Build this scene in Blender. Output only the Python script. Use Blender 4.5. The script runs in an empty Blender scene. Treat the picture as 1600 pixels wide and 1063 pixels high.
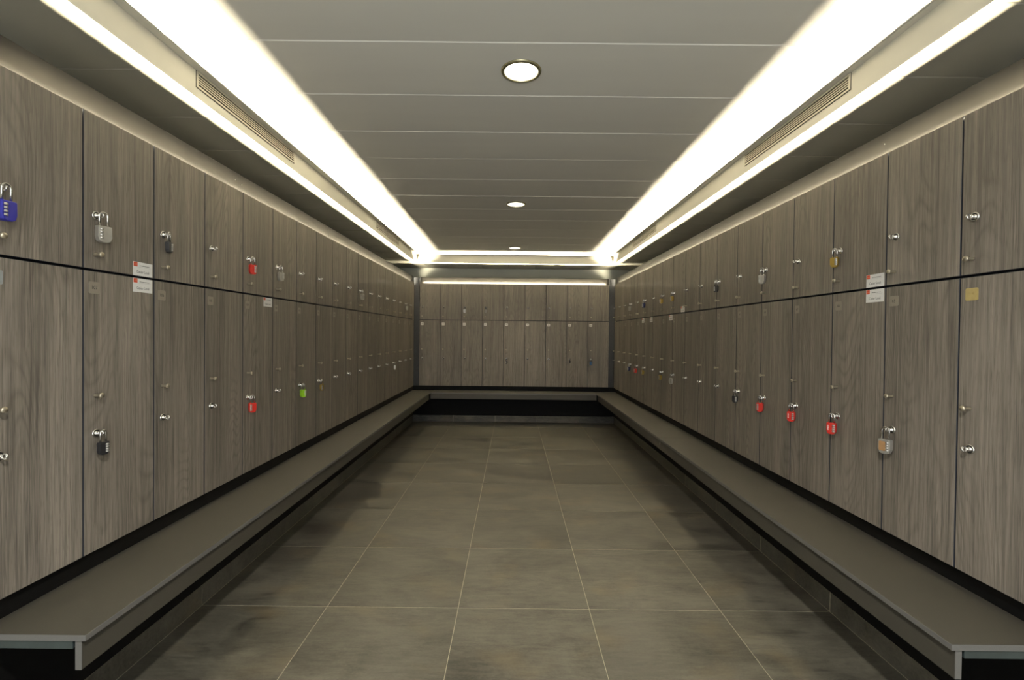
import bpy, bmesh, math, random
from mathutils import Matrix, Vector

# ------------------------------------------------------------------ camera, world, exposure
S = bpy.context.scene
COL = S.collection
EYE = 1.2542
cam = bpy.data.cameras.new('camera')
cam.sensor_fit = 'HORIZONTAL'
cam.sensor_width = 36.0
cam.lens = 732.84 * 36.0 / 1600.0
cam.clip_start = 0.02
cam_o = bpy.data.objects.new('camera', cam)
COL.objects.link(cam_o)
cam_o.matrix_world = (Matrix.Translation((0, 0, EYE)) @ Matrix.Rotation(0.00071, 4, 'Z')
                      @ Matrix.Rotation(math.pi / 2 - 0.01156, 4, 'X') @ Matrix.Rotation(0.01033, 4, 'Z'))
S.camera = cam_o

world = bpy.data.worlds.new('world')
S.world = world
world.use_nodes = True
world.node_tree.nodes['Background'].inputs[0].default_value = (0.96, 0.98, 1.0, 1)   # overcast daylight, enters by the doorway behind the camera
world.node_tree.nodes['Background'].inputs[1].default_value = 4.6
portal = bpy.data.lights.new('doorway_portal', 'AREA')
portal.shape = 'RECTANGLE'
portal.size, portal.size_y = 2.30, 2.10
portal.cycles.is_portal = True
portal_o = bpy.data.objects.new('doorway_portal', portal)
COL.objects.link(portal_o)
portal_o.location = (0.02, -1.45, 1.05)
portal_o.rotation_euler = (math.radians(90), 0, 0)

S.view_settings.view_transform = 'Standard'
S.view_settings.look = 'None'
S.view_settings.gamma = 1.0
S.view_settings.use_curve_mapping = False
S.view_settings.exposure = 0.0
S.cycles.use_denoising = True
S.cycles.max_bounces = 10
S.cycles.diffuse_bounces = 6
S.cycles.glossy_bounces = 4
S.cycles.sample_clamp_indirect = 6.0
S.cycles.caustics_reflective = False
S.cycles.caustics_refractive = False

COVE_POWER = 74.0        # watts per metre of the strips on the locker tops
COVE_COLOR = (1.0, 0.89, 0.66)
SPOT_POWER = 70.0
SPOT_COLOR = (1.0, 0.88, 0.66)
NEAR_POWER = 260.0
NEAR_COLOR = (1.0, 0.96, 0.88)

# ------------------------------------------------------------------ measures (metres)
W = 0.30                                   # locker pitch
XL, XR, YB = -1.391, 1.4377, 6.682         # planes of the locker fronts
YL0, YR0, XB0 = 1.5185, 1.511, -1.326      # first seams
Z_BOT, Z_MID, Z_TOP = 0.515, 1.4536, 1.969
WALL_L, WALL_R, WALL_B, WALL_F = -1.90, 1.95, 7.19, -1.40
ROW_Y0 = 1.2185
Z_SOF, Z_CEI = 2.258, 2.374
FAS_L, FAS_R, FAS_B = -1.366, 1.416, 6.64
SEAT_Z = 0.450
rnd = random.Random(7)

# ------------------------------------------------------------------ materials
def new_mat(name):
    m = bpy.data.materials.new(name)
    m.use_nodes = True
    nt = m.node_tree
    return m, nt, nt.nodes['Principled BSDF']

def N(nt, kind, **kw):
    n = nt.nodes.new(kind)
    for k, v in kw.items():
        setattr(n, k, v)
    return n

def plain(name, col, rough=0.5, metal=0.0, spec=0.5, noise=0.0, scale=40.0):
    m, nt, b = new_mat(name)
    b.inputs['Base Color'].default_value = (*col, 1)
    b.inputs['Roughness'].default_value = rough
    b.inputs['Metallic'].default_value = metal
    b.inputs['Specular IOR Level'].default_value = spec
    tc = N(nt, 'ShaderNodeTexCoord')
    nz = N(nt, 'ShaderNodeTexNoise')
    nz.inputs['Scale'].default_value = scale
    nz.inputs['Detail'].default_value = 3
    nt.links.new(tc.outputs['Object'], nz.inputs['Vector'])
    ramp = N(nt, 'ShaderNodeValToRGB')
    lo = tuple(max(0, c * (1 - noise)) for c in col)
    hi = tuple(min(1, c * (1 + noise)) for c in col)
    ramp.color_ramp.elements[0].position = 0.3
    ramp.color_ramp.elements[1].position = 0.7
    ramp.color_ramp.elements[0].color = (*lo, 1)
    ramp.color_ramp.elements[1].color = (*hi, 1)
    nt.links.new(nz.outputs['Fac'], ramp.inputs['Fac'])
    nt.links.new(ramp.outputs['Color'], b.inputs['Base Color'])
    return m

def mix_rgb(nt, a, b, fac, blend='MIX'):
    n = N(nt, 'ShaderNodeMix', data_type='RGBA', blend_type=blend)
    for sock, v in ((n.inputs[0], fac), (n.inputs[6], a), (n.inputs[7], b)):
        if hasattr(v, 'is_output'):
            nt.links.new(v, sock)
        elif isinstance(v, (int, float)):
            sock.default_value = v
        else:
            sock.default_value = (*v, 1)
    return n.outputs[2]

def math_node(nt, op, a, b=None, c=None):
    n = N(nt, 'ShaderNodeMath', operation=op)
    for i, v in enumerate((a, b, c)):
        if v is None:
            continue
        if hasattr(v, 'is_output'):
            nt.links.new(v, n.inputs[i])
        else:
            n.inputs[i].default_value = v
    return n.outputs[0]

def shifted_coords(nt, amount):
    """object coordinates moved by a random amount per object, so copies of one mesh differ"""
    tc = N(nt, 'ShaderNodeTexCoord')
    oi = N(nt, 'ShaderNodeObjectInfo')
    cb = N(nt, 'ShaderNodeCombineXYZ')
    for i, k in enumerate(amount):
        nt.links.new(math_node(nt, 'MULTIPLY', oi.outputs['Random'], k), cb.inputs[i])
    add = N(nt, 'ShaderNodeVectorMath', operation='ADD')
    nt.links.new(tc.outputs['Object'], add.inputs[0])
    nt.links.new(cb.outputs[0], add.inputs[1])
    return add.outputs[0], oi.outputs['Random'], tc.outputs['Object']

def mapped(nt, vec, scale):
    mp = N(nt, 'ShaderNodeMapping')
    mp.inputs['Scale'].default_value = scale
    nt.links.new(vec, mp.inputs['Vector'])
    return mp.outputs[0]

def noise(nt, vec, scale=1.0, detail=3.0, rough=0.55, dist=0.0):
    n = N(nt, 'ShaderNodeTexNoise')
    n.inputs['Scale'].default_value = scale
    n.inputs['Detail'].default_value = detail
    n.inputs['Roughness'].default_value = rough
    n.inputs['Distortion'].default_value = dist
    nt.links.new(vec, n.inputs['Vector'])
    return n.outputs['Fac']

def remap(nt, v, a, b, c, d):
    n = N(nt, 'ShaderNodeMapRange')
    for i, x in enumerate((a, b, c, d)):
        n.inputs[i + 1].default_value = x
    nt.links.new(v, n.inputs[0])
    return n.outputs[0]

def wood_material():
    m, nt, b = new_mat('grey_oak_laminate')
    vec, rand, _ = shifted_coords(nt, (3.7, 1.3, 11.0))
    fine = noise(nt, mapped(nt, vec, (330, 330, 6)), 1, 3, 0.6)
    streak = noise(nt, mapped(nt, vec, (105, 105, 1.6)), 1, 3, 0.6)
    broad = noise(nt, mapped(nt, vec, (7, 7, 0.8)), 1, 2, 0.5)
    # cathedral figure: contour lines of a stretched noise field
    field = noise(nt, mapped(nt, vec, (4.2, 4.2, 0.75)), 1, 1.5, 0.45, 0.25)
    lines = math_node(nt, 'FRACT', math_node(nt, 'MULTIPLY', field, 38.0))
    lines = math_node(nt, 'ABSOLUTE', math_node(nt, 'SUBTRACT', lines, 0.5))
    lines = remap(nt, lines, 0.0, 0.26, 1.0, 0.0)
    gate = remap(nt, noise(nt, mapped(nt, vec, (5, 5, 0.9)), 1.3, 1, 0.5), 0.42, 0.6, 0.0, 1.0)
    figure = math_node(nt, 'MULTIPLY', lines, gate)
    pores = remap(nt, noise(nt, mapped(nt, vec, (420, 420, 18)), 1, 2, 0.5), 0.56, 0.68, 0.0, 1.0)
    f = math_node(nt, 'MULTIPLY_ADD', fine, 0.50, math_node(nt, 'MULTIPLY', streak, 0.55))
    f = math_node(nt, 'MULTIPLY_ADD', broad, 0.35, f)
    f = remap(nt, f, 0.50, 0.90, 0.0, 1.0)
    col = mix_rgb(nt, WOOD_D, WOOD_L, f)
    col = mix_rgb(nt, col, (0.055, 0.047, 0.037), math_node(nt, 'MULTIPLY', figure, 0.34))
    col = mix_rgb(nt, col, (0.045, 0.038, 0.030), math_node(nt, 'MULTIPLY', pores, 0.35))
    tone = remap(nt, rand, 0, 1, 0.93, 1.06)
    hs = N(nt, 'ShaderNodeHueSaturation')
    nt.links.new(tone, hs.inputs['Value'])
    nt.links.new(col, hs.inputs['Color'])
    nt.links.new(hs.outputs['Color'], b.inputs['Base Color'])
    b.inputs['Roughness'].default_value = 0.52
    b.inputs['Specular IOR Level'].default_value = 0.35
    bp = N(nt, 'ShaderNodeBump')
    bp.inputs['Strength'].default_value = 0.22
    bp.inputs['Distance'].default_value = 0.0006
    h = math_node(nt, 'SUBTRACT', fine, math_node(nt, 'MULTIPLY', figure, 0.8))
    nt.links.new(h, bp.inputs['Height'])
    nt.links.new(bp.outputs['Normal'], b.inputs['Normal'])
    return m

def tile_material():
    m, nt, b = new_mat('porcelain_floor_tile')
    vec, rand, _ = shifted_coords(nt, (17.0, 9.0, 0.0))
    cloud = noise(nt, mapped(nt, vec, (2.6, 4.6, 4.6)), 1, 6, 0.66, 0.8)
    brush = noise(nt, mapped(nt, vec, (9, 60, 60)), 1, 4, 0.66, 0.6)
    grit = noise(nt, mapped(nt, vec, (90, 150, 150)), 1, 3, 0.6)
    rust = remap(nt, noise(nt, mapped(nt, vec, (3.1, 4.0, 4.0)), 1.2, 3, 0.5), 0.56, 0.74, 0.0, 0.55)
    f = math_node(nt, 'MULTIPLY_ADD', brush, 0.42, math_node(nt, 'MULTIPLY', cloud, 0.75))
    f = math_node(nt, 'MULTIPLY_ADD', grit, 0.22, f)
    f = remap(nt, f, 0.50, 0.82, 0.0, 1.0)
    col = mix_rgb(nt, TILE_D, TILE_L, f)
    col = mix_rgb(nt, col, (0.17, 0.125, 0.065), math_node(nt, 'MULTIPLY', rust, 0.5))
    hs = N(nt, 'ShaderNodeHueSaturation')
    nt.links.new(remap(nt, rand, 0, 1, 0.88, 1.1), hs.inputs['Value'])
    nt.links.new(col, hs.inputs['Color'])
    nt.links.new(hs.outputs['Color'], b.inputs['Base Color'])
    nt.links.new(remap(nt, f, 0, 1, 0.34, 0.5), b.inputs['Roughness'])
    b.inputs['Specular IOR Level'].default_value = 0.4
    bp = N(nt, 'ShaderNodeBump')
    bp.inputs['Strength'].default_value = 0.12
    bp.inputs['Distance'].default_value = 0.001
    nt.links.new(f, bp.inputs['Height'])
    nt.links.new(bp.outputs['Normal'], b.inputs['Normal'])
    return m

def panel_metal(name, col):
    m, nt, b = new_mat(name)
    vec, rand, _ = shifted_coords(nt, (5.0, 7.0, 0.0))
    n1 = noise(nt, mapped(nt, vec, (1.2, 9, 1)), 1, 3, 0.5)
    tone = math_node(nt, 'MULTIPLY', remap(nt, n1, 0.3, 0.7, 0.985, 1.015), remap(nt, rand, 0, 1, 0.965, 1.03))
    hs = N(nt, 'ShaderNodeHueSaturation')
    hs.inputs['Color'].default_value = (*col, 1)
    nt.links.new(tone, hs.inputs['Value'])
    nt.links.new(hs.outputs['Color'], b.inputs['Base Color'])
    b.inputs['Roughness'].default_value = 0.42
    b.inputs['Specular IOR Level'].default_value = 0.4
    return m

def acrylic_material():
    m, nt, b = new_mat('frosted_grey_acrylic')
    out = nt.nodes['Material Output']
    b.inputs['Base Color'].default_value = (0.016, 0.016, 0.016, 1)
    b.inputs['Roughness'].default_value = 0.40
    b.inputs['Specular IOR Level'].default_value = 0.03
    tl = N(nt, 'ShaderNodeBsdfTranslucent')
    tl.inputs['Color'].default_value = (0.70, 0.69, 0.66, 1)
    rf = N(nt, 'ShaderNodeBsdfRefraction')
    rf.inputs['Color'].default_value = (0.93, 0.93, 0.92, 1)
    rf.inputs['Roughness'].default_value = 0.55
    rf.inputs['IOR'].default_value = 1.40
    tr = N(nt, 'ShaderNodeBsdfTransparent')
    tr.inputs['Color'].default_value = (0.9, 0.85, 0.75, 1)
    prev = b.outputs[0]
    for sh, fac in ((tl, ACR_T), (rf, ACR_R), (tr, 0.03)):
        mx = N(nt, 'ShaderNodeMixShader')
        mx.inputs[0].default_value = fac
        nt.links.new(prev, mx.inputs[1])
        nt.links.new(sh.outputs[0], mx.inputs[2])
        prev = mx.outputs[0]
    nt.links.new(prev, out.inputs['Surface'])
    return m

def lens_material():
    m, nt, b = new_mat('glowing_downlight_lens')
    tc = N(nt, 'ShaderNodeTexCoord')
    v = N(nt, 'ShaderNodeTexVoronoi')
    v.inputs['Scale'].default_value = 90
    nt.links.new(tc.outputs['Object'], v.inputs['Vector'])
    st = remap(nt, v.outputs['Distance'], 0.0, 0.7, 4.5, 2.2)
    b.inputs['Base Color'].default_value = (0.8, 0.78, 0.7, 1)
    b.inputs['Roughness'].default_value = 0.2
    b.inputs['Emission Color'].default_value = (1.0, 0.93, 0.72, 1)
    nt.links.new(st, b.inputs['Emission Strength'])
    return m

WOOD_D, WOOD_L = (0.084, 0.075, 0.063), (0.276, 0.245, 0.205)
TILE_D, TILE_L = (0.024, 0.023, 0.019), (0.108, 0.102, 0.082)
ACR_T, ACR_R = 0.010, 0.040

M = {}
M['wood'] = wood_material()
M['tile'] = tile_material()
M['acrylic'] = acrylic_material()
M['lens'] = lens_material()
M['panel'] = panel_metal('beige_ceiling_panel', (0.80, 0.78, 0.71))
M['soffit'] = panel_metal('shaded_soffit_panel', (0.34, 0.325, 0.27))  # same panels as the ceiling; shade over the lockers put into a darker colour
M['fascia'] = plain('cream_painted_fascia', (0.70, 0.675, 0.585), 0.5, 0, 0.4, 0.02, 6)
M['grout'] = plain('pale_grout', (0.36, 0.335, 0.26), 0.9, 0, 0.2, 0.15, 60)
M['carcass'] = plain('charcoal_carcass', (0.010, 0.011, 0.014), 0.7, 0, 0.15, 0.1, 30)
M['plinth'] = plain('black_plinth_board', (0.0045, 0.0045, 0.0045), 0.6, 0, 0.1, 0.15, 30)
M['edging'] = plain('slate_edge_banding', (0.030, 0.033, 0.042), 0.5, 0, 0.3, 0.05, 60)
M['post'] = plain('blue_black_filler', (0.032, 0.034, 0.038), 0.6, 0, 0.3, 0.1, 30)
M['seat'] = plain('taupe_bench_laminate', (0.047, 0.044, 0.036), 0.5, 0, 0.4, 0.06, 300)
M['seat_edge'] = plain('grey_bench_edge_band', (0.105, 0.103, 0.098), 0.45, 0, 0.4, 0.05, 300)
M['rail'] = plain('grey_green_steel_rail', (0.034, 0.046, 0.046), 0.45, 0.2, 0.5, 0.15, 15)
M['wallp'] = plain('grey_green_wall_paint', (0.60, 0.61, 0.54), 0.75, 0, 0.3, 0.03, 4)
M['dark'] = plain('dark_void', (0.02, 0.018, 0.014), 0.8, 0, 0.2, 0.1, 20)
M['vent'] = plain('cream_vent_metal', (0.60, 0.56, 0.45), 0.4, 0, 0.5, 0.02, 20)
M['chrome'] = plain('chrome', (0.82, 0.81, 0.78), 0.2, 1.0, 0.5, 0.03, 60)
M['steel'] = plain('brushed_steel', (0.66, 0.65, 0.62), 0.22, 1.0, 0.5, 0.06, 120)
M['nickel'] = plain('dull_brass_nickel', (0.46, 0.41, 0.31), 0.35, 0.75, 0.5, 0.06, 90)
M['plate'] = plain('frosted_number_plate', (0.225, 0.205, 0.165), 0.45, 0, 0.5, 0.04, 90)
M['plate_white'] = plain('white_number_plate', (0.72, 0.70, 0.64), 0.4, 0, 0.5, 0.03, 90)
M['plate_yellow'] = plain('yellowed_tape_plate', (0.42, 0.33, 0.13), 0.45, 0, 0.5, 0.10, 60)
M['plate_blue'] = plain('bluish_frosted_plate', (0.24, 0.26, 0.26), 0.45, 0, 0.5, 0.04, 90)
M['ink'] = plain('black_ink', (0.02, 0.02, 0.02), 0.6, 0, 0.3, 0.05, 60)
M['faint'] = plain('faded_ink', (0.33, 0.25, 0.10), 0.6, 0, 0.3, 0.05, 60)
M['greyink'] = plain('grey_ink', (0.30, 0.30, 0.30), 0.6, 0, 0.3, 0.05, 60)
M['card'] = plain('white_card', (0.78, 0.77, 0.74), 0.5, 0, 0.4, 0.02, 90)
M['redink'] = plain('orange_red_print', (0.62, 0.075, 0.025), 0.5, 0, 0.4, 0.04, 90)
M['ringm'] = plain('olive_brass_trim', (0.36, 0.33, 0.20), 0.3, 0.8, 0.5, 0.05, 60)
M['refl'] = plain('reflector_metal', (0.75, 0.72, 0.62), 0.2, 1.0, 0.5, 0.03, 60)
M['housing'] = plain('white_light_housing', (0.45, 0.44, 0.40), 0.6, 0, 0.3, 0.05, 60)
M['whitetrim'] = plain('white_shadow_trim', (0.66, 0.64, 0.56), 0.45, 0, 0.4, 0.02, 20)
LOCK = {
    'red': plain('red_lock_enamel', (0.50, 0.022, 0.014), 0.42, 0, 0.5, 0.05, 60),
    'black': plain('black_lock_enamel', (0.016, 0.016, 0.018), 0.42, 0, 0.5, 0.05, 60),
    'blue': plain('blue_lock_enamel', (0.022, 0.022, 0.28), 0.42, 0, 0.5, 0.05, 60),
    'dark blue': plain('navy_lock_enamel', (0.012, 0.016, 0.06), 0.42, 0, 0.5, 0.05, 60),
    'light blue': plain('light_blue_lock_enamel', (0.08, 0.19, 0.36), 0.42, 0, 0.5, 0.05, 60),
    'lime green': plain('lime_lock_enamel', (0.26, 0.52, 0.02), 0.42, 0, 0.5, 0.05, 60),
    'brass': plain('brass_lock_body', (0.55, 0.40, 0.11), 0.3, 0.9, 0.5, 0.06, 60),
    'silver': plain('silver_lock_body', (0.54, 0.53, 0.49), 0.34, 0.7, 0.5, 0.06, 60),
}
M['tanface'] = plain('tan_copper_face', (0.45, 0.26, 0.12), 0.4, 0.3, 0.5, 0.06, 60)

# ------------------------------------------------------------------ mesh helpers
def bm_box(bm, x0, x1, y0, y1, z0, z1, mi=0, bevel=0.0):
    r = bmesh.ops.create_cube(bm, size=1.0)
    vs = r['verts']
    for v in vs:
        v.co = Vector(((x0 + x1) / 2 + v.co.x * (x1 - x0), (y0 + y1) / 2 + v.co.y * (y1 - y0), (z0 + z1) / 2 + v.co.z * (z1 - z0)))
    fs = {f for v in vs for f in v.link_faces}
    for f in fs:
        f.material_index = mi
    if bevel:
        es = list({e for v in vs for e in v.link_edges})
        g = bmesh.ops.bevel(bm, geom=es, offset=bevel, segments=1, affect='EDGES', profile=0.5)
        for f in g['faces']:
            f.material_index = mi
    return vs

def bm_lathe(bm, prof, mtx, seg=20, mi=0, smooth=True):
    """prof: list of (radius, height) along the local z axis"""
    rings = []
    for r, h in prof:
        if r < 1e-6:
            rings.append([bm.verts.new(mtx @ Vector((0, 0, h)))])
        else:
            rings.append([bm.verts.new(mtx @ Vector((r * math.cos(2 * math.pi * i / seg), r * math.sin(2 * math.pi * i / seg), h))) for i in range(seg)])
    for a, b in zip(rings, rings[1:]):
        for i in range(seg):
            j = (i + 1) % seg
            if len(a) == 1 and len(b) == 1:
                continue
            if len(a) == 1:
                f = bm.faces.new((a[0], b[j], b[i]))
            elif len(b) == 1:
                f = bm.faces.new((a[i], a[j], b[0]))
            else:
                f = bm.faces.new((a[i], a[j], b[j], b[i]))
            f.material_index = mi
            f.smooth = smooth
    return rings

def bm_tube(bm, pts, r, seg=10, mi=0, closed=False):
    pts = [Vector(p) for p in pts]
    n = len(pts)
    rings = []
    ref = Vector((0.013, 1, 0.02)).normalized()
    for i, p in enumerate(pts):
        if closed:
            t = (pts[(i + 1) % n] - pts[i - 1]).normalized()
        else:
            t = (pts[min(i + 1, n - 1)] - pts[max(i - 1, 0)]).normalized()
        a = ref - t * ref.dot(t)
        if a.length < 0.05:
            a = Vector((1, 0, 0)) - t * t.x
        a.normalize()
        b = t.cross(a)
        rings.append([bm.verts.new(p + (a * math.cos(2 * math.pi * k / seg) + b * math.sin(2 * math.pi * k / seg)) * r) for k in range(seg)])
    m = n if closed else n - 1
    for i in range(m):
        A, B = rings[i], rings[(i + 1) % n]
        for k in range(seg):
            f = bm.faces.new((A[k], A[(k + 1) % seg], B[(k + 1) % seg], B[k]))
            f.material_index = mi
            f.smooth = True
    if not closed:
        for R in (rings[0][::-1], rings[-1]):
            f = bm.faces.new(R)
            f.material_index = mi

def bm_prism(bm, poly, axis, a, b, mi=0):
    """extrude a 2-D outline; axis 'y': poly in (x,z), axis 'x': poly in (y,z)"""
    def P(u, v, w):
        return Vector((u, w, v)) if axis == 'y' else Vector((w, u, v))
    A = [bm.verts.new(P(u, v, a)) for u, v in poly]
    B = [bm.verts.new(P(u, v, b)) for u, v in poly]
    n = len(poly)
    fs = [bm.faces.new(A), bm.faces.new(B[::-1])]
    for i in range(n):
        j = (i + 1) % n
        fs.append(bm.faces.new((A[i], B[i], B[j], A[j])))
    for f in fs:
        f.material_index = mi
    return fs

def to_mesh(bm, name, mats):
    bmesh.ops.recalc_face_normals(bm, faces=bm.faces[:])
    me = bpy.data.meshes.new(name)
    bm.to_mesh(me)
    bm.free()
    for m in (mats if isinstance(mats, (list, tuple)) else [mats]):
        me.materials.append(m)
    return me

def link(name, data, parent=None, loc=None, rot=None):
    o = bpy.data.objects.new(name, data)
    COL.objects.link(o)
    if parent:
        o.parent = parent
    if loc:
        o.location = loc
    if rot:
        o.rotation_euler = rot
    return o

def box_obj(name, mat, x0, x1, y0, y1, z0, z1, parent=None, bevel=0.0, origin=None):
    """box given in world (or parent) coordinates; its origin is moved to `origin` or its centre"""
    c = origin or ((x0 + x1) / 2, (y0 + y1) / 2, (z0 + z1) / 2)
    bm = bmesh.new()
    bm_box(bm, x0 - c[0], x1 - c[0], y0 - c[1], y1 - c[1], z0 - c[2], z1 - c[2], 0, bevel)
    return link(name, to_mesh(bm, name, mat), parent, c)

def struct(o):
    o['kind'] = 'structure'
    return o

def tag(o, label, cat, group=None):
    o['label'] = label
    o['category'] = cat
    if group:
        o['group'] = group
    return o

def thing(name, label, cat, loc, rz=0.0, group=None):
    o = link(name, None, None, loc, (0, 0, rz))
    o.empty_display_size = 0.05
    return tag(o, label, cat, group)

_text_cache = {}
def text_polys(s, size):
    """triangulated outline of a string, centred on the origin, in x/z"""
    key = (s, size)
    if key not in _text_cache:
        cu = bpy.data.curves.new('text', 'FONT')
        cu.body = s
        cu.size = size
        cu.align_x = 'CENTER'
        cu.align_y = 'CENTER'
        cu.resolution_u = 3
        o = bpy.data.objects.new('text', cu)
        COL.objects.link(o)
        bpy.context.view_layer.update()
        me = bpy.data.meshes.new_from_object(o.evaluated_get(bpy.context.evaluated_depsgraph_get()))
        _text_cache[key] = ([tuple(v.co) for v in me.vertices], [tuple(p.vertices) for p in me.polygons])
        bpy.data.objects.remove(o)
        bpy.data.curves.remove(cu)
        bpy.data.meshes.remove(me)
    return _text_cache[key]

def bm_text(bm, s, size, cx, y, cz, mi, sx=1.0):
    vs, fs = text_polys(s, size)
    V = [bm.verts.new((cx + v[0] * sx, y, cz + v[1])) for v in vs]
    for f in fs:
        try:
            fc = bm.faces.new([V[i] for i in f])
            fc.material_index = mi
        except ValueError:
            pass

def rounded_rect(w, h, r, n=4):
    pts = []
    for cx, cz, a0 in ((w / 2 - r, h / 2 - r, 0), (-w / 2 + r, h / 2 - r, 90), (-w / 2 + r, -h / 2 + r, 180), (w / 2 - r, -h / 2 + r, 270)):
        for k in range(n + 1):
            a = math.radians(a0 + 90 * k / n)
            pts.append((cx + r * math.cos(a), cz + r * math.sin(a)))
    return pts

# ------------------------------------------------------------------ the room
FX0, FX1, FY1 = -1.408, 1.466, 6.69        # faces of the tiled skirting below the benches
floor = struct(box_obj('floor', M['grout'], WALL_L, WALL_R, WALL_F, WALL_B, -0.08, -0.0015))
TX = [-1.408] + [-0.8355 + 0.6 * k for k in range(4)] + [1.466]
TY = [2.1338 + 0.6 * k for k in range(-6, 8)]
TY = [y for y in TY if y < FY1 - 0.05] + [FY1]
J = 0.0019
tile_meshes = {}
def tile_obj(parent, x0, x1, y0, y1, z0, z1, name='tile'):
    """tile with a small chamfer, mesh shared by size; placed in world coordinates under parent"""
    dims = tuple(round(v, 4) for v in (x1 - x0, y1 - y0, z1 - z0))
    if dims not in tile_meshes:
        bm = bmesh.new()
        bm_box(bm, -dims[0] / 2, dims[0] / 2, -dims[1] / 2, dims[1] / 2, -dims[2] / 2, dims[2] / 2, 0, 0.0008)
        tile_meshes[dims] = to_mesh(bm, name, M['tile'])
    c = Vector(((x0 + x1) / 2, (y0 + y1) / 2, (z0 + z1) / 2))
    return link(name, tile_meshes[dims], parent, c - parent.location)

for a, b in zip(TX, TX[1:]):
    for c, d in zip(TY, TY[1:]):
        tile_obj(floor, a + 0.0014, b - 0.0014, c + 0.0021, d - 0.0021, -0.010, 0.0)

struct(box_obj('wall_left', M['wallp'], WALL_L - 0.1, WALL_L, WALL_F, WALL_B, 0, Z_CEI + 0.2))
struct(box_obj('wall_right', M['wallp'], WALL_R, WALL_R + 0.1, WALL_F, WALL_B, 0, Z_CEI + 0.2))
struct(box_obj('wall_back', M['wallp'], WALL_L - 0.1, WALL_R + 0.1, WALL_B, WALL_B + 0.1, 0, Z_CEI + 0.2))
bm = bmesh.new()                                   # wall behind the camera, with a wide doorway
for a, b, z0, z1 in ((WALL_L - 0.1, -1.13, 0, Z_CEI + 0.2), (1.17, WALL_R + 0.1, 0, Z_CEI + 0.2), (-1.13, 1.17, 2.10, Z_CEI + 0.2)):
    bm_box(bm, a, b, WALL_F - 0.1, WALL_F, z0, z1)
struct(link('wall_front', to_mesh(bm, 'wall_front', M['wallp'])))

# upper ceiling field with cross panels 0.4 m wide
CX0, CX1, CY1 = -1.326, 1.383, 6.60
ceiling = struct(box_obj('ceiling', M['dark'], WALL_L, WALL_R, WALL_F, WALL_B, Z_CEI + 0.03, Z_CEI + 0.12))
def bm_plank(L, Wd, axis):
    bm = bmesh.new()
    e = 0.004
    prof = [(-Wd / 2, 0.018), (-Wd / 2, e), (-Wd / 2 + e, 0), (Wd / 2 - e, 0), (Wd / 2, e), (Wd / 2, 0.018)]
    bm_prism(bm, prof, axis, -L / 2, L / 2)
    return bm
PY = [1.81 + 0.4 * k for k in range(-8, 12)]
PY = [WALL_F] + [y for y in PY if WALL_F + 0.1 < y < CY1 - 0.02] + [CY1]
plank_meshes = {}
def plank(parent, x0, x1, y0, y1, z, along, mat='panel', name='panel'):
    L, Wd = (x1 - x0, y1 - y0) if along == 'x' else (y1 - y0, x1 - x0)
    key = (round(L, 4), round(Wd, 4), along, mat)
    if key not in plank_meshes:
        plank_meshes[key] = to_mesh(bm_plank(L - 0.001, Wd - 0.0025, along), name, M[mat])
    c = Vector(((x0 + x1) / 2, (y0 + y1) / 2, z))
    return link(name, plank_meshes[key], parent, c - parent.location)
for a, b in zip(PY, PY[1:]):
    plank(ceiling, CX0, CX1, a, b, Z_CEI + rnd.choice((0, 0, 0.0008, 0.0015)), 'x')
# white perimeter trims between the panels and the step
struct(box_obj('trim_1', M['whitetrim'], FAS_L - 0.012, CX0 - 0.002, WALL_F, FAS_B + 0.012, Z_CEI - 0.001, Z_CEI + 0.03))
struct(box_obj('trim_2', M['whitetrim'], CX1 + 0.002, FAS_R + 0.012, WALL_F, FAS_B + 0.012, Z_CEI - 0.001, Z_CEI + 0.03))
struct(box_obj('trim_3', M['whitetrim'], CX0 - 0.002, CX1 + 0.002, CY1 + 0.002, FAS_B + 0.012, Z_CEI - 0.001, Z_CEI + 0.03))
# vertical fascias of the step
FT = 0.012
struct(box_obj('trim_4', M['fascia'], FAS_L - FT, FAS_L, WALL_F, FAS_B, Z_SOF, Z_CEI - 0.001))
struct(box_obj('trim_5', M['fascia'], FAS_R, FAS_R + FT, WALL_F, FAS_B, Z_SOF, Z_CEI - 0.001))
struct(box_obj('trim_6', M['fascia'], FAS_L - FT, FAS_R + FT, FAS_B, FAS_B + FT, Z_SOF, Z_CEI - 0.001))
# lower soffits over the lockers, same cross panels
SY = [y for y in PY if y < FAS_B - 0.1] + [FAS_B + FT]
sof_l = struct(box_obj('ceiling_left', M['dark'], WALL_L, FAS_L - FT, WALL_F, WALL_B, Z_SOF + 0.02, Z_SOF + 0.05))
sof_r = struct(box_obj('ceiling_right', M['dark'], FAS_R + FT, WALL_R, WALL_F, WALL_B, Z_SOF + 0.02, Z_SOF + 0.05))
sof_b = struct(box_obj('ceiling_back', M['dark'], FAS_L - FT, FAS_R + FT, FAS_B + FT, WALL_B, Z_SOF + 0.02, Z_SOF + 0.05))
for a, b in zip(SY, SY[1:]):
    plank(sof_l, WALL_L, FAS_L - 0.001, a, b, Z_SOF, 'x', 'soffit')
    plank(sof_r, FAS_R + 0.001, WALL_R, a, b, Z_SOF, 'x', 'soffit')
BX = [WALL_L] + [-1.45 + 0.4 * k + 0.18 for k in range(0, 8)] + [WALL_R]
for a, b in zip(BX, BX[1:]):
    plank(sof_b, a, b, FAS_B + FT, WALL_B, Z_SOF, 'y', 'soffit')

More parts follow.
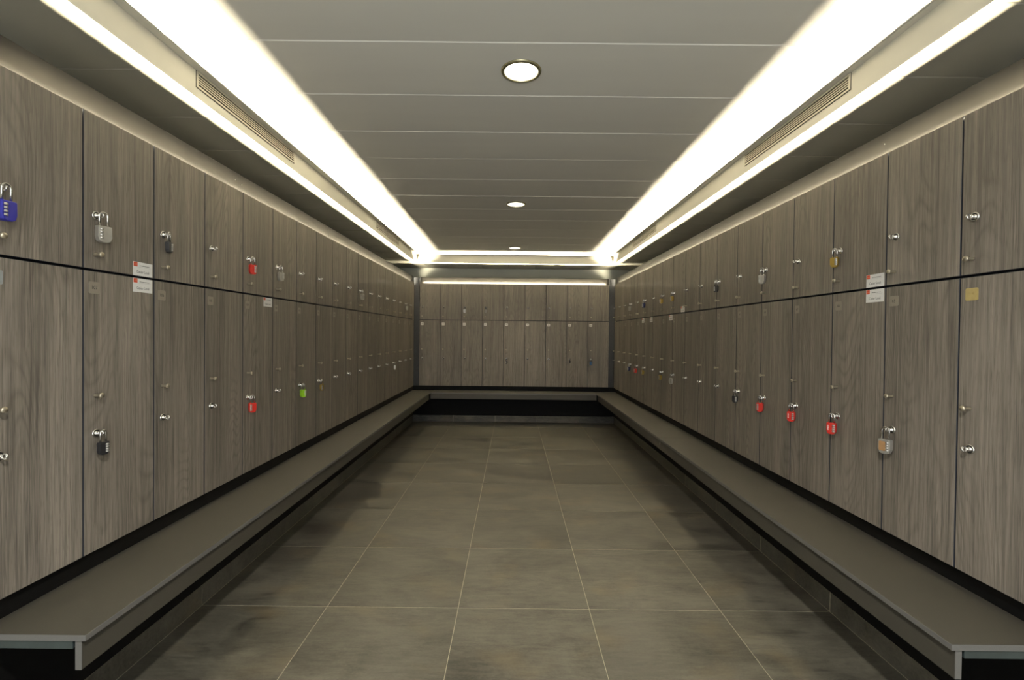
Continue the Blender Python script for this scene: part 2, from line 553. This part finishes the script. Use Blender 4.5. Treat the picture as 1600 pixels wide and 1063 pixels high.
# black plinth that carries the lockers, tiled skirting in front of it
PB = 0.022
struct(box_obj('trim_7', M['plinth'], WALL_L, XL - PB, ROW_Y0, WALL_B, 0, Z_BOT - 0.001))
struct(box_obj('trim_8', M['plinth'], XR + PB + 0.01, WALL_R, ROW_Y0, WALL_B, 0, Z_BOT - 0.001))
struct(box_obj('trim_9', M['plinth'], XL - PB, XR + PB + 0.01, YB + PB, WALL_B, 0, Z_BOT - 0.001))
SKH = 0.091
bl = struct(box_obj('baseboard_left', M['grout'], FX0 - 0.004, FX0 - 0.0025, ROW_Y0, FY1, 0.0, SKH - 0.001))
br = struct(box_obj('baseboard_right', M['grout'], FX1 + 0.0005, FX1 + 0.0015, ROW_Y0, FY1, 0.0, SKH - 0.001))
bb = struct(box_obj('baseboard_back', M['grout'], FX0, FX1, FY1 + 0.0105, FY1 + 0.0115, 0.0, SKH - 0.001))
SKY = [ROW_Y0] + [y for y in TY if y > ROW_Y0 + 0.05]
for a, b in zip(SKY, SKY[1:]):
    tile_obj(bl, FX0 - 0.0025, FX0, a + J, b - J, 0.001, SKH)
    tile_obj(br, FX1 - 0.0, FX1 + 0.0025, a + J, b - J, 0.001, SKH)
for a, b in zip(TX, TX[1:]):
    tile_obj(bb, a + J, b - J, FY1, FY1 + 0.0105, 0.001, SKH)
# dark filler strips in the two far corners, between the rows
def corner_filler(n, x0, x1):
    o = struct(box_obj('trim_%d' % n, M['post'], x0, x1, YB + 0.012, YB + 0.03, Z_BOT - 0.002, 2.058))
    return o
corner_filler(10, XL - 0.02, XB0 - 0.002)
corner_filler(11, XB0 + 9 * W + 0.002, XR + 0.02)

# ------------------------------------------------------------------ benches
def bench(name, label, x_wall, x_front, sgn):
    """side bench along y; sgn = +1 when the front faces +x"""
    y0, y1 = 1.225, YB - 0.002
    mid = 3.70
    t = thing(name, label, 'bench', (x_wall, y0, 0))
    def add(nm, mat, a, b, ya, yb, z0, z1, bev=0.0008, par=None):
        lo, hi = min(a, b), max(a, b)
        bm = bmesh.new()
        c = ((lo + hi) / 2, (ya + yb) / 2, (z0 + z1) / 2)
        bm_box(bm, lo - c[0], hi - c[0], ya - c[1], yb - c[1], z0 - c[2], z1 - c[2], 0, bev)
        return link(nm, to_mesh(bm, nm, mat), par or t, Vector(c) - t.location)
    f = x_front
    for ya, yb in ((y0, mid - 0.0006), (mid + 0.0006, y1)):
        add('seat_board', M['seat'], x_wall, f - sgn * 0.0012, ya + (0.0012 if ya == y0 else 0), yb, SEAT_Z - 0.016, SEAT_Z)
        add('edge_band', M['seat_edge'], f - sgn * 0.0012, f, ya, yb, SEAT_Z - 0.016, SEAT_Z, 0.0003)
    add('end_band', M['seat_edge'], x_wall, f - sgn * 0.0012, y0, y0 + 0.0012, SEAT_Z - 0.016, SEAT_Z, 0.0003)
    ya2 = YB - 0.275 + 0.0
    for ya, yb in ((y0 + 0.004, mid - 0.0006), (mid + 0.0006, ya2 - 0.012)):
        add('apron', M['seat'], f - sgn * 0.031, f - sgn * 0.014, ya + 0.0012, yb, SEAT_Z - 0.095, SEAT_Z - 0.0165)
        add('apron_end_band', M['seat_edge'], f - sgn * 0.031, f - sgn * 0.014, ya, ya + 0.0012, SEAT_Z - 0.095, SEAT_Z - 0.0165, 0.0003)
    for yr in (y0 + 0.004, y0 + 1.0, mid, mid + 1.0, y1 - 0.6):
        add('support_rail', M['rail'], x_wall + sgn * 0.001, f - sgn * 0.038, yr, yr + 0.03, SEAT_Z - 0.0395, SEAT_Z - 0.0165, 0.001)
    return t
SFL, SFR, SFB = -1.116, 1.164, YB - 0.275
bench('wall_bench', 'long taupe wall bench with grey edge under the left row of lockers', XL - PB, SFL, 1)
bench('wall_bench', 'long taupe wall bench with grey edge under the right row of lockers', XR + PB + 0.01, SFR, -1)
tb = thing('wall_bench', 'short taupe bench across the far end below the back lockers', 'bench', (0, YB + PB, 0))
def addb(nm, mat, x0, x1, y0, y1, z0, z1, bev=0.0008):
    bm = bmesh.new()
    c = ((x0 + x1) / 2, (y0 + y1) / 2, (z0 + z1) / 2)
    bm_box(bm, x0 - c[0], x1 - c[0], y0 - c[1], y1 - c[1], z0 - c[2], z1 - c[2], 0, bev)
    return link(nm, to_mesh(bm, nm, mat), tb, Vector(c) - tb.location)
addb('seat_board', M['seat'], SFL + 0.0015, SFR - 0.0015, SFB + 0.0012, YB + PB, SEAT_Z - 0.016, SEAT_Z)
addb('edge_band', M['seat_edge'], SFL + 0.0015, SFR - 0.0015, SFB, SFB + 0.0012, SEAT_Z - 0.016, SEAT_Z, 0.0003)
addb('apron', M['seat'], SFL + 0.004, SFR - 0.004, SFB + 0.004, SFB + 0.021, SEAT_Z - 0.085, SEAT_Z - 0.0165)
for x in (-0.6, 0.0, 0.65):
    addb('support_rail', M['rail'], x, x + 0.03, SFB + 0.024, YB + PB - 0.001, SEAT_Z - 0.0395, SEAT_Z - 0.0165, 0.001)

# ------------------------------------------------------------------ lockers
# local frame: x to the right seen from the front, y into the locker, z up from the lower door edge
G = 0.0024
def door_mesh(z0, z1, nm):
    bm = bmesh.new()
    bm_box(bm, -W / 2 + G, W / 2 - G, 0.0, 0.018, z0, z1, 0, 0.0007)
    bm.normal_update()
    for f in bm.faces:
        if abs(f.normal.y) < 0.9:
            f.material_index = 1               # dark edge banding round the board
    return to_mesh(bm, nm, [M['wood'], M['edging']])
ZM = Z_MID - Z_BOT
H = Z_TOP - Z_BOT
door_up = door_mesh(0.0, H - ZM - 0.004, 'door')
door_lo = door_mesh(0.0, ZM - 0.004, 'door')
bm = bmesh.new()
bm_box(bm, -W / 2 + 0.0005, W / 2 - 0.0005, 0.0190, 0.475, 0.0, H - 0.004)
body_me = to_mesh(bm, 'body', M['carcass'])

RY = Matrix.Rotation(math.radians(90), 4, 'X')     # lathe axis z -> -y (out of the door)
bm = bmesh.new()
bm_lathe(bm, [(0.0, -0.001), (0.0052, -0.001), (0.0046, 0.004), (0.0040, 0.016), (0.0050, 0.0185), (0.0082, 0.021), (0.0088, 0.0245), (0.0078, 0.0275), (0.0, 0.0285)], RY, 16)
knob_me = to_mesh(bm, 'knob', M['nickel'])
bm = bmesh.new()
bm_lathe(bm, [(0.0, -0.001), (0.0145, -0.001), (0.0148, 0.002), (0.0135, 0.0042), (0.0115, 0.0046), (0.0098, 0.0020), (0.0070, 0.0016), (0.0066, 0.012), (0.0058, 0.0145), (0.0, 0.0155)], RY, 22)
for f in bm.faces:
    c = f.calc_center_median()
    if 0.0062 < math.hypot(c.x, c.z) < 0.0112 and c.y > -0.0045:
        f.material_index = 1
bm_tube(bm, [(0.0, -0.0205 + 0.0072 * math.cos(a * math.pi / 8), 0.0072 * math.sin(a * math.pi / 8)) for a in range(16)], 0.0025, 8, 0, True)
bm_lathe(bm, [(0.0, 0.0265), (0.0030, 0.0255), (0.0040, 0.0275), (0.0030, 0.0295), (0.0, 0.0303)], RY, 10)
hasp_me = to_mesh(bm, 'hasp', [M['chrome'], M['ink']])
HX = -W / 2 + 0.0455
KX = -W / 2 + 0.0415
HZ_U, HZ_L, KZ_U, KZ_L = 1.636, 0.910, 1.506, 1.037

def plate_mesh(n, style):
    bm = bmesh.new()
    mat, ink = {'grey': ('plate', 'ink'), 'white': ('plate_white', 'ink'), 'yellow': ('plate_yellow', 'faint'), 'blue': ('plate_blue', 'ink')}[style]
    bm_prism(bm, rounded_rect(0.041, 0.039, 0.005), 'y', -0.0012, 0.0, 0)
    if style == 'yellow':
        bm_text(bm, '4', 0.014, 0.004, -0.00135, 0.003, 1)
    else:
        bm_text(bm, str(n), 0.0165, 0.0, -0.00135, 0.0, 1, 0.92)
    return to_mesh(bm, 'number_plate', [M[mat], M[ink]])

def card_mesh():
    bm = bmesh.new()
    w, h = 0.091, 0.051
    bm_box(bm, -w / 2, w / 2, -0.0007, 0.0, -h / 2, h / 2, 0)
    y = -0.0009
    def quad(x0, x1, z0, z1, mi, yy=y):
        f = bm.faces.new([bm.verts.new((x, yy, z)) for x, z in ((x0, z0), (x1, z0), (x1, z1), (x0, z1))])
        f.material_index = mi
    quad(-0.0440, -0.0262, 0.0085, 0.0245, 1)
    for k in range(3):                                    # pale strokes of the emblem in the red square
        quad(-0.0395 + 0.0040 * k, -0.0380 + 0.0040 * k, 0.0130, 0.0205 - 0.002 * (k % 2), 4, -0.00100)
    quad(-0.0205, 0.0400, 0.0075, 0.0080, 3)              # hairline
    x = -0.0160
    for k, wd in enumerate((0.006, 0.0045, 0.0065, 0.004, 0.0075, 0.0055, 0.005)):   # header print too small to read
        quad(x, x + wd, 0.0118, 0.0138, 2)
        x += wd + 0.0012
    bm_text(bm, 'Casier Lou\u00e9', 0.0150, 0.0, y, -0.0105, 2, 0.82)
    return to_mesh(bm, 'rental_card', [M['card'], M['redink'], M['ink'], M['greyink'], M['redpale']])
M['redpale'] = plain('pale_print_on_red', (0.70, 0.28, 0.18), 0.5, 0, 0.4, 0.04, 90)
card_me = card_mesh()

ORD = ['first', 'second', 'third', 'fourth', 'fifth', 'sixth', 'seventh', 'eighth', 'ninth', 'tenth', 'eleventh',
       'twelfth', 'thirteenth', 'fourteenth', 'fifteenth', 'sixteenth', 'seventeenth', 'eighteenth']

# padlocks by column: {index: (colour, turn in degrees, side of the dials)}; cards by column
LEFT_U = {-1: ('blue', 4, -1), 0: ('silver', -16, -1), 1: ('black', 12, 1), 3: ('red', -34, 1), 4: ('silver', -22, 1), 9: ('silver', -20, 1), 15: ('silver', -10, 1)}
LEFT_L = {0: ('black', -10, 1), 3: ('red', -36, -1), 5: ('lime green', -30, 1), 6: ('brass', -8, -1), 13: ('silver', 5, -1)}
RIGHT_U = {1: ('brass', 28, 1), 3: ('silver', 30, -1), 5: ('black', 30, -1), 8: ('brass', 35, -1), 9: ('brass', 35, -1), 11: ('dark blue', 25, -1), 13: ('silver', 15, -1)}
RIGHT_L = {0: ('silver', 20, 1), 1: ('red', 36, 1), 2: ('red', 40, 1), 3: ('red', 42, -1), 4: ('black', 40, 1), 8: ('silver', 20, 1), 9: ('brass', 25, -1), 11: ('brass', 25, -1), 12: ('red', 35, -1), 13: ('dark blue', 40, -1)}
BACK_U = {2: ('silver', 10, 1), 3: ('silver', -20, -1)}
BACK_L = {4: ('black', 15, -1), 7: ('black', 50, 1), 8: ('light blue', 8, 1)}
CARDS = {('left', 0): 'UL', ('left', 3): 'L', ('right', 1): 'UL', ('right', 8): 'U', ('right', 9): 'L', ('right', 11): 'L', ('right', 12): 'L'}

def lock_words(u, l):
    if u and l:
        return '%s padlocks' % u if u == l else '%s and %s padlocks' % (u, l)
    if u:
        return 'upper padlock %s' % u
    if l:
        return 'lower padlock %s' % l
    return 'without padlocks'

lockers = []
def locker(side, i, loc, rz, number, label, style, group):
    t = thing('locker', label, 'locker', loc, rz, group)
    t['kind'] = 'thing'
    link('body', body_me, t)
    cards = CARDS.get((side, i), '')
    for up in (True, False):
        z0 = ZM + 0.004 if up else 0.0
        d = link('door', door_up if up else door_lo, t, (0, 0, z0))
        link('knob', knob_me, d, (KX, 0, (KZ_U if up else KZ_L) - Z_BOT - z0), (0, rnd.uniform(0, 6), 0))
        link('hasp', hasp_me, d, (HX, 0, (HZ_U if up else HZ_L) - Z_BOT - z0), (0, rnd.uniform(-0.5, 0.5), 0))
        if not up:
            link('number_plate', plate_mesh(number, style), d, (-W / 2 + 0.040, 0, 1.3955 - Z_BOT))
        if up and 'U' in cards:
            link('rental_card', card_me, d, (W / 2 - 0.0545, 0, 0.0262))
        if not up and 'L' in cards:
            link('rental_card', card_me, d, (W / 2 - 0.0545, 0, ZM - 0.004 - 0.0262))
    lockers.append((t, side, i, number))
    return t

PI = math.pi
for k in range(18):
    i = k - 1
    n = 107 - i
    w = lock_words(LEFT_U.get(i, ('',))[0], LEFT_L.get(i, ('',))[0])
    locker('left', i, (XL, YL0 + (i + 0.5) * W, Z_BOT), PI / 2, n,
           'grey oak locker column %d, %s from camera in left row, %s' % (n, ORD[k], w), 'blue' if i == -1 else 'grey', 'lockers in the left row')
for k in range(18):
    i = k - 1
    n = 65 + i
    w = lock_words(RIGHT_U.get(i, ('',))[0], RIGHT_L.get(i, ('',))[0])
    lab = 'grey oak locker column %d, %s from camera in right row, %s' % (n, ORD[k], w)
    if i == -1:
        lab = 'grey oak locker column nearest camera in right row, yellowed tag instead of number plate'
    locker('right', i, (XR, YR0 + (i + 0.5) * W, Z_BOT), -PI / 2, n, lab, 'yellow' if i == -1 else 'grey', 'lockers in the right row')
for i in range(9):
    n = 90 - i
    w = lock_words(BACK_U.get(i, ('',))[0], BACK_L.get(i, ('',))[0])
    locker('back', i, (XB0 + (i + 0.5) * W, YB, Z_BOT), 0, n,
           'grey oak locker column %d, %s from left on back wall, %s' % (n, ORD[i], w), 'white', 'lockers across the back wall')

# ------------------------------------------------------------------ padlocks
# hung at the origin: shackle through the hasp, body below; front (dials) faces -y
def shackle_pts(hw, top, bot):
    pts = [(-hw, 0, bot), (-hw, 0, top - hw)]
    pts += [(-hw * math.cos(a * PI / 8), 0, top - hw + hw * math.sin(a * PI / 8)) for a in range(1, 8)]
    return pts + [(hw, 0, top - hw), (hw, 0, bot)]
def lock_meshes(kind):
    w, h, t, drop, hw = {'wide': (0.041, 0.054, 0.019, 0.036, 0.0125), 'slim': (0.035, 0.050, 0.018, 0.030, 0.0105), 'compact': (0.031, 0.043, 0.015, 0.029, 0.0090), 'small': (0.026, 0.030, 0.013, 0.020, 0.007)}[kind]
    out = {'dims': (w, h, t, drop, hw)}
    bm = bmesh.new()
    zc = -drop - h / 2
    c = 0.30 * w
    poly = [(-w / 2 * 0.94, zc + h / 2), (w / 2 * 0.94, zc + h / 2), (w / 2, zc + h / 2 - 0.006), (w / 2 * 1.03, zc - h * 0.18), (w / 2 - c * 0.35, zc - h / 2 + 0.004), (w / 2 - c, zc - h / 2),
            (-w / 2 + c, zc - h / 2), (-w / 2 + c * 0.35, zc - h / 2 + 0.004), (-w / 2 * 1.03, zc - h * 0.18), (-w / 2, zc + h / 2 - 0.006)]
    bm_prism(bm, poly, 'y', -t / 2, t / 2)
    es = [e for e in bm.edges if abs(e.verts[0].co.y - e.verts[1].co.y) < 1e-6]
    bmesh.ops.bevel(bm, geom=es, offset=0.0022, segments=2, affect='EDGES', profile=0.6)
    out['bm'] = bm
    bm2 = bmesh.new()
    bm_tube(bm2, shackle_pts(hw, 0.0100, -drop - 0.004), 0.0031, 10)
    out['shackle'] = to_mesh(bm2, 'shackle', M['steel'])
    bm3 = bmesh.new()
    bm_lathe(bm3, [(0.0, -0.0032), (0.0056, -0.0032), (0.0064, -0.0022), (0.0064, 0.0022), (0.0056, 0.0032), (0.0, 0.0032)], Matrix.Identity(4), 10, 0, False)
    out['dial'] = to_mesh(bm3, 'dial', M['dial'])
    bm4 = bmesh.new()
    bm_prism(bm4, rounded_rect(w * 0.56, h * 0.66, 0.004), 'y', -0.0004, 0.0004)
    out['face'] = to_mesh(bm4, 'face_plate', M['tanface'])
    return out
M['dial'] = plain('metal_dial', (0.36, 0.35, 0.32), 0.4, 0.6, 0.5, 0.3, 400)
LM = {k: lock_meshes(k) for k in ('wide', 'slim', 'compact', 'small')}
body_cache = {}
def lock_body(kind, colour):
    key = (kind, colour)
    if key not in body_cache:
        b = LM[kind]['bm'].copy()
        body_cache[key] = to_mesh(b, 'body', LOCK[colour])
    return body_cache[key]

bm = bmesh.new()                                   # white vertical print, too small to read
for k in range(6):
    z = -0.0095 + 0.0038 * k
    bm_box(bm, -0.0022, 0.0022 - 0.0008 * (k % 2), -0.0002, 0.0002, z - 0.0013, z + 0.0011)
mark_me = to_mesh(bm, 'maker_mark', M['card'])
LOC = {(s, i): (t, n) for t, s, i, n in lockers}
def padlock(side, i, up, colour, turn, ds):
    t, n = LOC[(side, i)]
    kind = 'wide' if colour in ('blue', 'silver') and i in (-1, 0) else 'slim'
    if kind == 'slim' and colour in ('black', 'brass'):
        kind = 'compact'
    if side == 'back' and i == 7:
        kind = 'small'
    m = LM[kind]
    w, h, th, drop, hw = m['dims']
    door = 'upper' if up else 'lower'
    base = Matrix.Translation(t.location) @ Matrix.Rotation(t.rotation_euler.z, 4, 'Z')
    p = base @ Vector((HX, -0.0270 if kind == 'wide' else -0.0255, (HZ_U if up else HZ_L) - Z_BOT))
    where = {'left': '%s column from camera, left row', 'right': '%s column from camera, right row', 'back': '%s column from left, back wall'}[side]
    where = where % ORD[i if side == 'back' else i + 1]
    o = thing('padlock', '%s padlock hanging on the %s door, %s' % (colour, door, where), 'padlock', p,
              t.rotation_euler.z + math.radians(turn), 'padlocks on the locker doors')
    link('body', lock_body(kind, colour), o)
    link('shackle', m['shackle'], o)
    if kind != 'small':
        for k in range(4):
            link('dial', m['dial'], o, (ds * w * 0.27, -th / 2 + 0.0024, -drop - h * 0.20 - h * 0.175 * k))
    if side == 'right' and not up and i in (1, 2):
        link('maker_mark', mark_me, o, (-w * 0.30, -th / 2 - 0.0003, -drop - h * 0.42))
    if side == 'right' and i == 0:
        link('face_plate', m['face'], o, (-w * 0.14, -th / 2 - 0.0004, -drop - h * 0.47))
    return o
for side, tab, up in (('left', LEFT_U, True), ('left', LEFT_L, False), ('right', RIGHT_U, True), ('right', RIGHT_L, False), ('back', BACK_U, True), ('back', BACK_L, False)):
    for i, (c, turn, ds) in tab.items():
        padlock(side, i, up, c, turn, ds)

# ------------------------------------------------------------------ uplights on the locker tops, with acrylic screens in front
PO = 0.0185             # screen stands this far behind the door fronts
SRC_O, SRC_Z = 0.088, 1.9905
def uplight(label, loc, rz, L, gain=1.0):
    """local frame as for the lockers: x along the row, y away from the room"""
    t = thing('led_uplight', label, 'light fitting', loc, rz, 'uplights on the locker tops')
    bm = bmesh.new()
    z0 = Z_TOP - 0.003
    bm_prism(bm, [(0.045, z0 - loc[2]), (0.110, z0 - loc[2]), (0.110, 0.0), (0.045, 0.0)], 'x', -L / 2, L / 2)
    link('base', to_mesh(bm, 'base', M['plinth']), t)
    bm = bmesh.new()
    prof = [(0.116, z0 - loc[2]), (0.120, z0 - loc[2]), (0.120, 0.028), (0.071, 2.057 - loc[2]), (0.070, 2.056 - loc[2]), (0.116, 0.027)]
    bm_prism(bm, prof, 'x', -L / 2, L / 2)
    link('reflector', to_mesh(bm, 'reflector', M['housing']), t)
    for sx in (-1, 1):  # unseen end plates, added to block strip light spilling onto the corners
        bm = bmesh.new()
        bm_prism(bm, [(0.046, z0 - loc[2]), (0.116, z0 - loc[2]), (0.116, 0.02), (0.0835, 2.057 - loc[2]), (0.046, 2.057 - loc[2])], 'x', sx * L / 2, sx * (L / 2 + 0.0015))
        link('end_baffle', to_mesh(bm, 'end_baffle', M['housing']), t)
    n = max(1, round(L / 1.35))
    L -= 0.16 if L > 3 else 0.03
    for k in range(n):
        la = bpy.data.lights.new('led_strip_light', 'AREA')
        la.shape = 'RECTANGLE'
        la.size = L / n
        la.size_y = 0.042
        la.energy = COVE_POWER * gain * L / n
        la.color = COVE_COLOR
        lo = bpy.data.objects.new('led_strip_light', la)
        COL.objects.link(lo)
        lo.parent = t
        lo.location = (-L / 2 + (k + 0.5) * L / n, SRC_O, SRC_Z - loc[2])
        # light shines along local -z of the lamp: aim it up and towards the room
        lo.rotation_euler = (math.radians(180 + 45), 0, 0)
    return t
ZH = 1.972
LEN = 18 * W - 0.01
uplight('strip uplight lying on top of the left row of lockers', (XL, ROW_Y0 + 9 * W, ZH), PI / 2, LEN)
uplight('strip uplight lying on top of the right row of lockers', (XR, ROW_Y0 + 9 * W - 0.0075, ZH), -PI / 2, LEN)
uplight('strip uplight lying on top of the back lockers', (XB0 + 4.5 * W, YB, ZH), 0, 9 * W - 0.05, 1.5)

def screen(label, loc, rz, L, screws=()):
    t = thing('acrylic_screen', label, 'light screen', loc, rz, 'acrylic screens above the lockers')
    bm = bmesh.new()
    bm_box(bm, -L / 2, L / 2, 0, 0.005, 0, 2.062 - loc[2], 0, 0.0006)
    link('sheet', to_mesh(bm, 'sheet', M['acrylic']), t)
    for x, z in screws:
        bm = bmesh.new()
        bm_lathe(bm, [(0.0, -0.001), (0.0035, -0.001), (0.003, 0.0012), (0.0, 0.0018)], RY, 10)
        link('screw', to_mesh(bm, 'screw', M['chrome']), t, (x, 0, z - loc[2]))
    return t
ZP = 1.9715
g = 0.002
SJ = 3.585
yl1, yr1 = YL0 + 17 * W, YR0 + 17 * W
def side_screens(nm, x, rz, y1, near_sc):
    for a, b, lab, sc in ((ROW_Y0, SJ - g, 'nearer', near_sc), (SJ + g, y1 - 0.004, 'farther', ())):
        c = (a + b) / 2
        sg = 1 if rz > 0 else -1
        screen('%s frosted grey acrylic strip standing on the %s locker tops' % (lab, nm), (x - sg * PO, c, ZP), rz, b - a, [((y - c) * sg, z) for y, z in sc])
side_screens('left', XL, PI / 2, yl1, ((2.381, 2.023), (2.437, 2.014)))
side_screens('right', XR, -PI / 2, yr1, ((1.855, 2.018),))
screen('frosted grey acrylic strip standing on the back locker tops', (XB0 + 4.5 * W, YB + PO, ZP), 0, 9 * W)

# ------------------------------------------------------------------ air vents in the ceiling step
def vent(label, x, y0, y1, rz):
    L = y1 - y0
    hgt = 0.069
    zc = 2.3370
    t = thing('air_vent', label, 'air vent', (x, (y0 + y1) / 2, zc), rz, 'air vents in the ceiling step')
    # local: x along the vent, y into the fascia, front faces -y
    bm = bmesh.new()
    bm_box(bm, -L / 2 + 0.004, L / 2 - 0.004, -0.0006, -0.0001, -hgt / 2 + 0.003, hgt / 2 - 0.003)
    link('backing', to_mesh(bm, 'backing', M['dark']), t)
    bm = bmesh.new()
    f = 0.0085
    for a, b, c, d in ((-L / 2, L / 2, hgt / 2 - f, hgt / 2), (-L / 2, L / 2, -hgt / 2, -hgt / 2 + f), (-L / 2, -L / 2 + f, -hgt / 2 + f, hgt / 2 - f), (L / 2 - f, L / 2, -hgt / 2 + f, hgt / 2 - f)):
        bm_box(bm, a, b, -0.006, -0.0008, c, d, 0, 0.0008)
    link('frame', to_mesh(bm, 'frame', M['vent']), t)
    bm = bmesh.new()
    bm_box(bm, -L / 2 - 0.0022, L / 2 + 0.0022, -0.0004, -0.0001, -hgt / 2 - 0.0022, hgt / 2 + 0.0022)
    link('shadow_gap', to_mesh(bm, 'shadow_gap', M['dark']), t)
    bm = bmesh.new()
    bm_box(bm, -L / 2 + f, L / 2 - f, -0.0055, -0.0042, -0.0026, 0.0026, 0, 0.0004)
    sl = to_mesh(bm, 'slat', M['vent'])
    for k in range(4):
        link('slat', sl, t, (0, 0, -0.0156 + 0.0104 * k))
    return t
vent('cream slotted air vent in ceiling step above left lockers, nearer the camera', FAS_L, 2.02, 2.92, PI / 2)
vent('cream slotted air vent in ceiling step above left lockers, near back wall', FAS_L, 4.68, 5.60, PI / 2)
vent('cream slotted air vent in ceiling step above right lockers, nearer the camera', FAS_R, 1.99, 2.89, -PI / 2)
vent('cream slotted air vent in ceiling step above right lockers, near back wall', FAS_R, 4.67, 5.57, -PI / 2)

# ------------------------------------------------------------------ downlights
def downlight(label, x, y, power, colour, cone):
    t = thing('downlight', label, 'ceiling light', (x, y, Z_CEI), 0, 'downlights along the middle of the ceiling')
    I = Matrix.Identity(4)
    bm = bmesh.new()
    bm_lathe(bm, [(0.074, 0.0), (0.072, -0.006), (0.076, -0.0085), (0.083, -0.0065), (0.0865, -0.001), (0.0865, 0.0)], I, 40)
    link('trim_ring', to_mesh(bm, 'trim_ring', M['ringm']), t)
    bm = bmesh.new()
    bm_lathe(bm, [(0.0, -0.0008), (0.0735, -0.0008)], I, 40)
    link('reflector', to_mesh(bm, 'reflector', M['refl']), t)
    bm = bmesh.new()
    bm_lathe(bm, [(0.0, -0.0052), (0.035, -0.0048), (0.0715, -0.0030)], I, 40)
    link('lens', to_mesh(bm, 'lens', M['lens']), t)
    la = bpy.data.lights.new('downlight_lamp', 'SPOT')
    la.energy = power
    la.color = colour
    la.spot_size = math.radians(cone)
    la.spot_blend = 1.0
    la.shadow_soft_size = 0.05
    lo = bpy.data.objects.new('downlight_lamp', la)
    COL.objects.link(lo)
    lo.parent = t
    lo.location = (0, 0, -0.065)
    return t
downlight('bright round recessed ceiling downlight nearest the camera', 0.026, 2.005, SPOT_POWER, SPOT_COLOR, 95)
downlight('round recessed ceiling downlight, middle one of three', 0.020, 4.035, SPOT_POWER, SPOT_COLOR, 95)
downlight('round recessed ceiling downlight, farthest one beside the back wall', 0.020, 6.05, SPOT_POWER * 0.6, SPOT_COLOR, 95)
downlight('round ceiling downlight straight above the camera, next in the row', 0.026, -0.02, NEAR_POWER, NEAR_COLOR, 172)
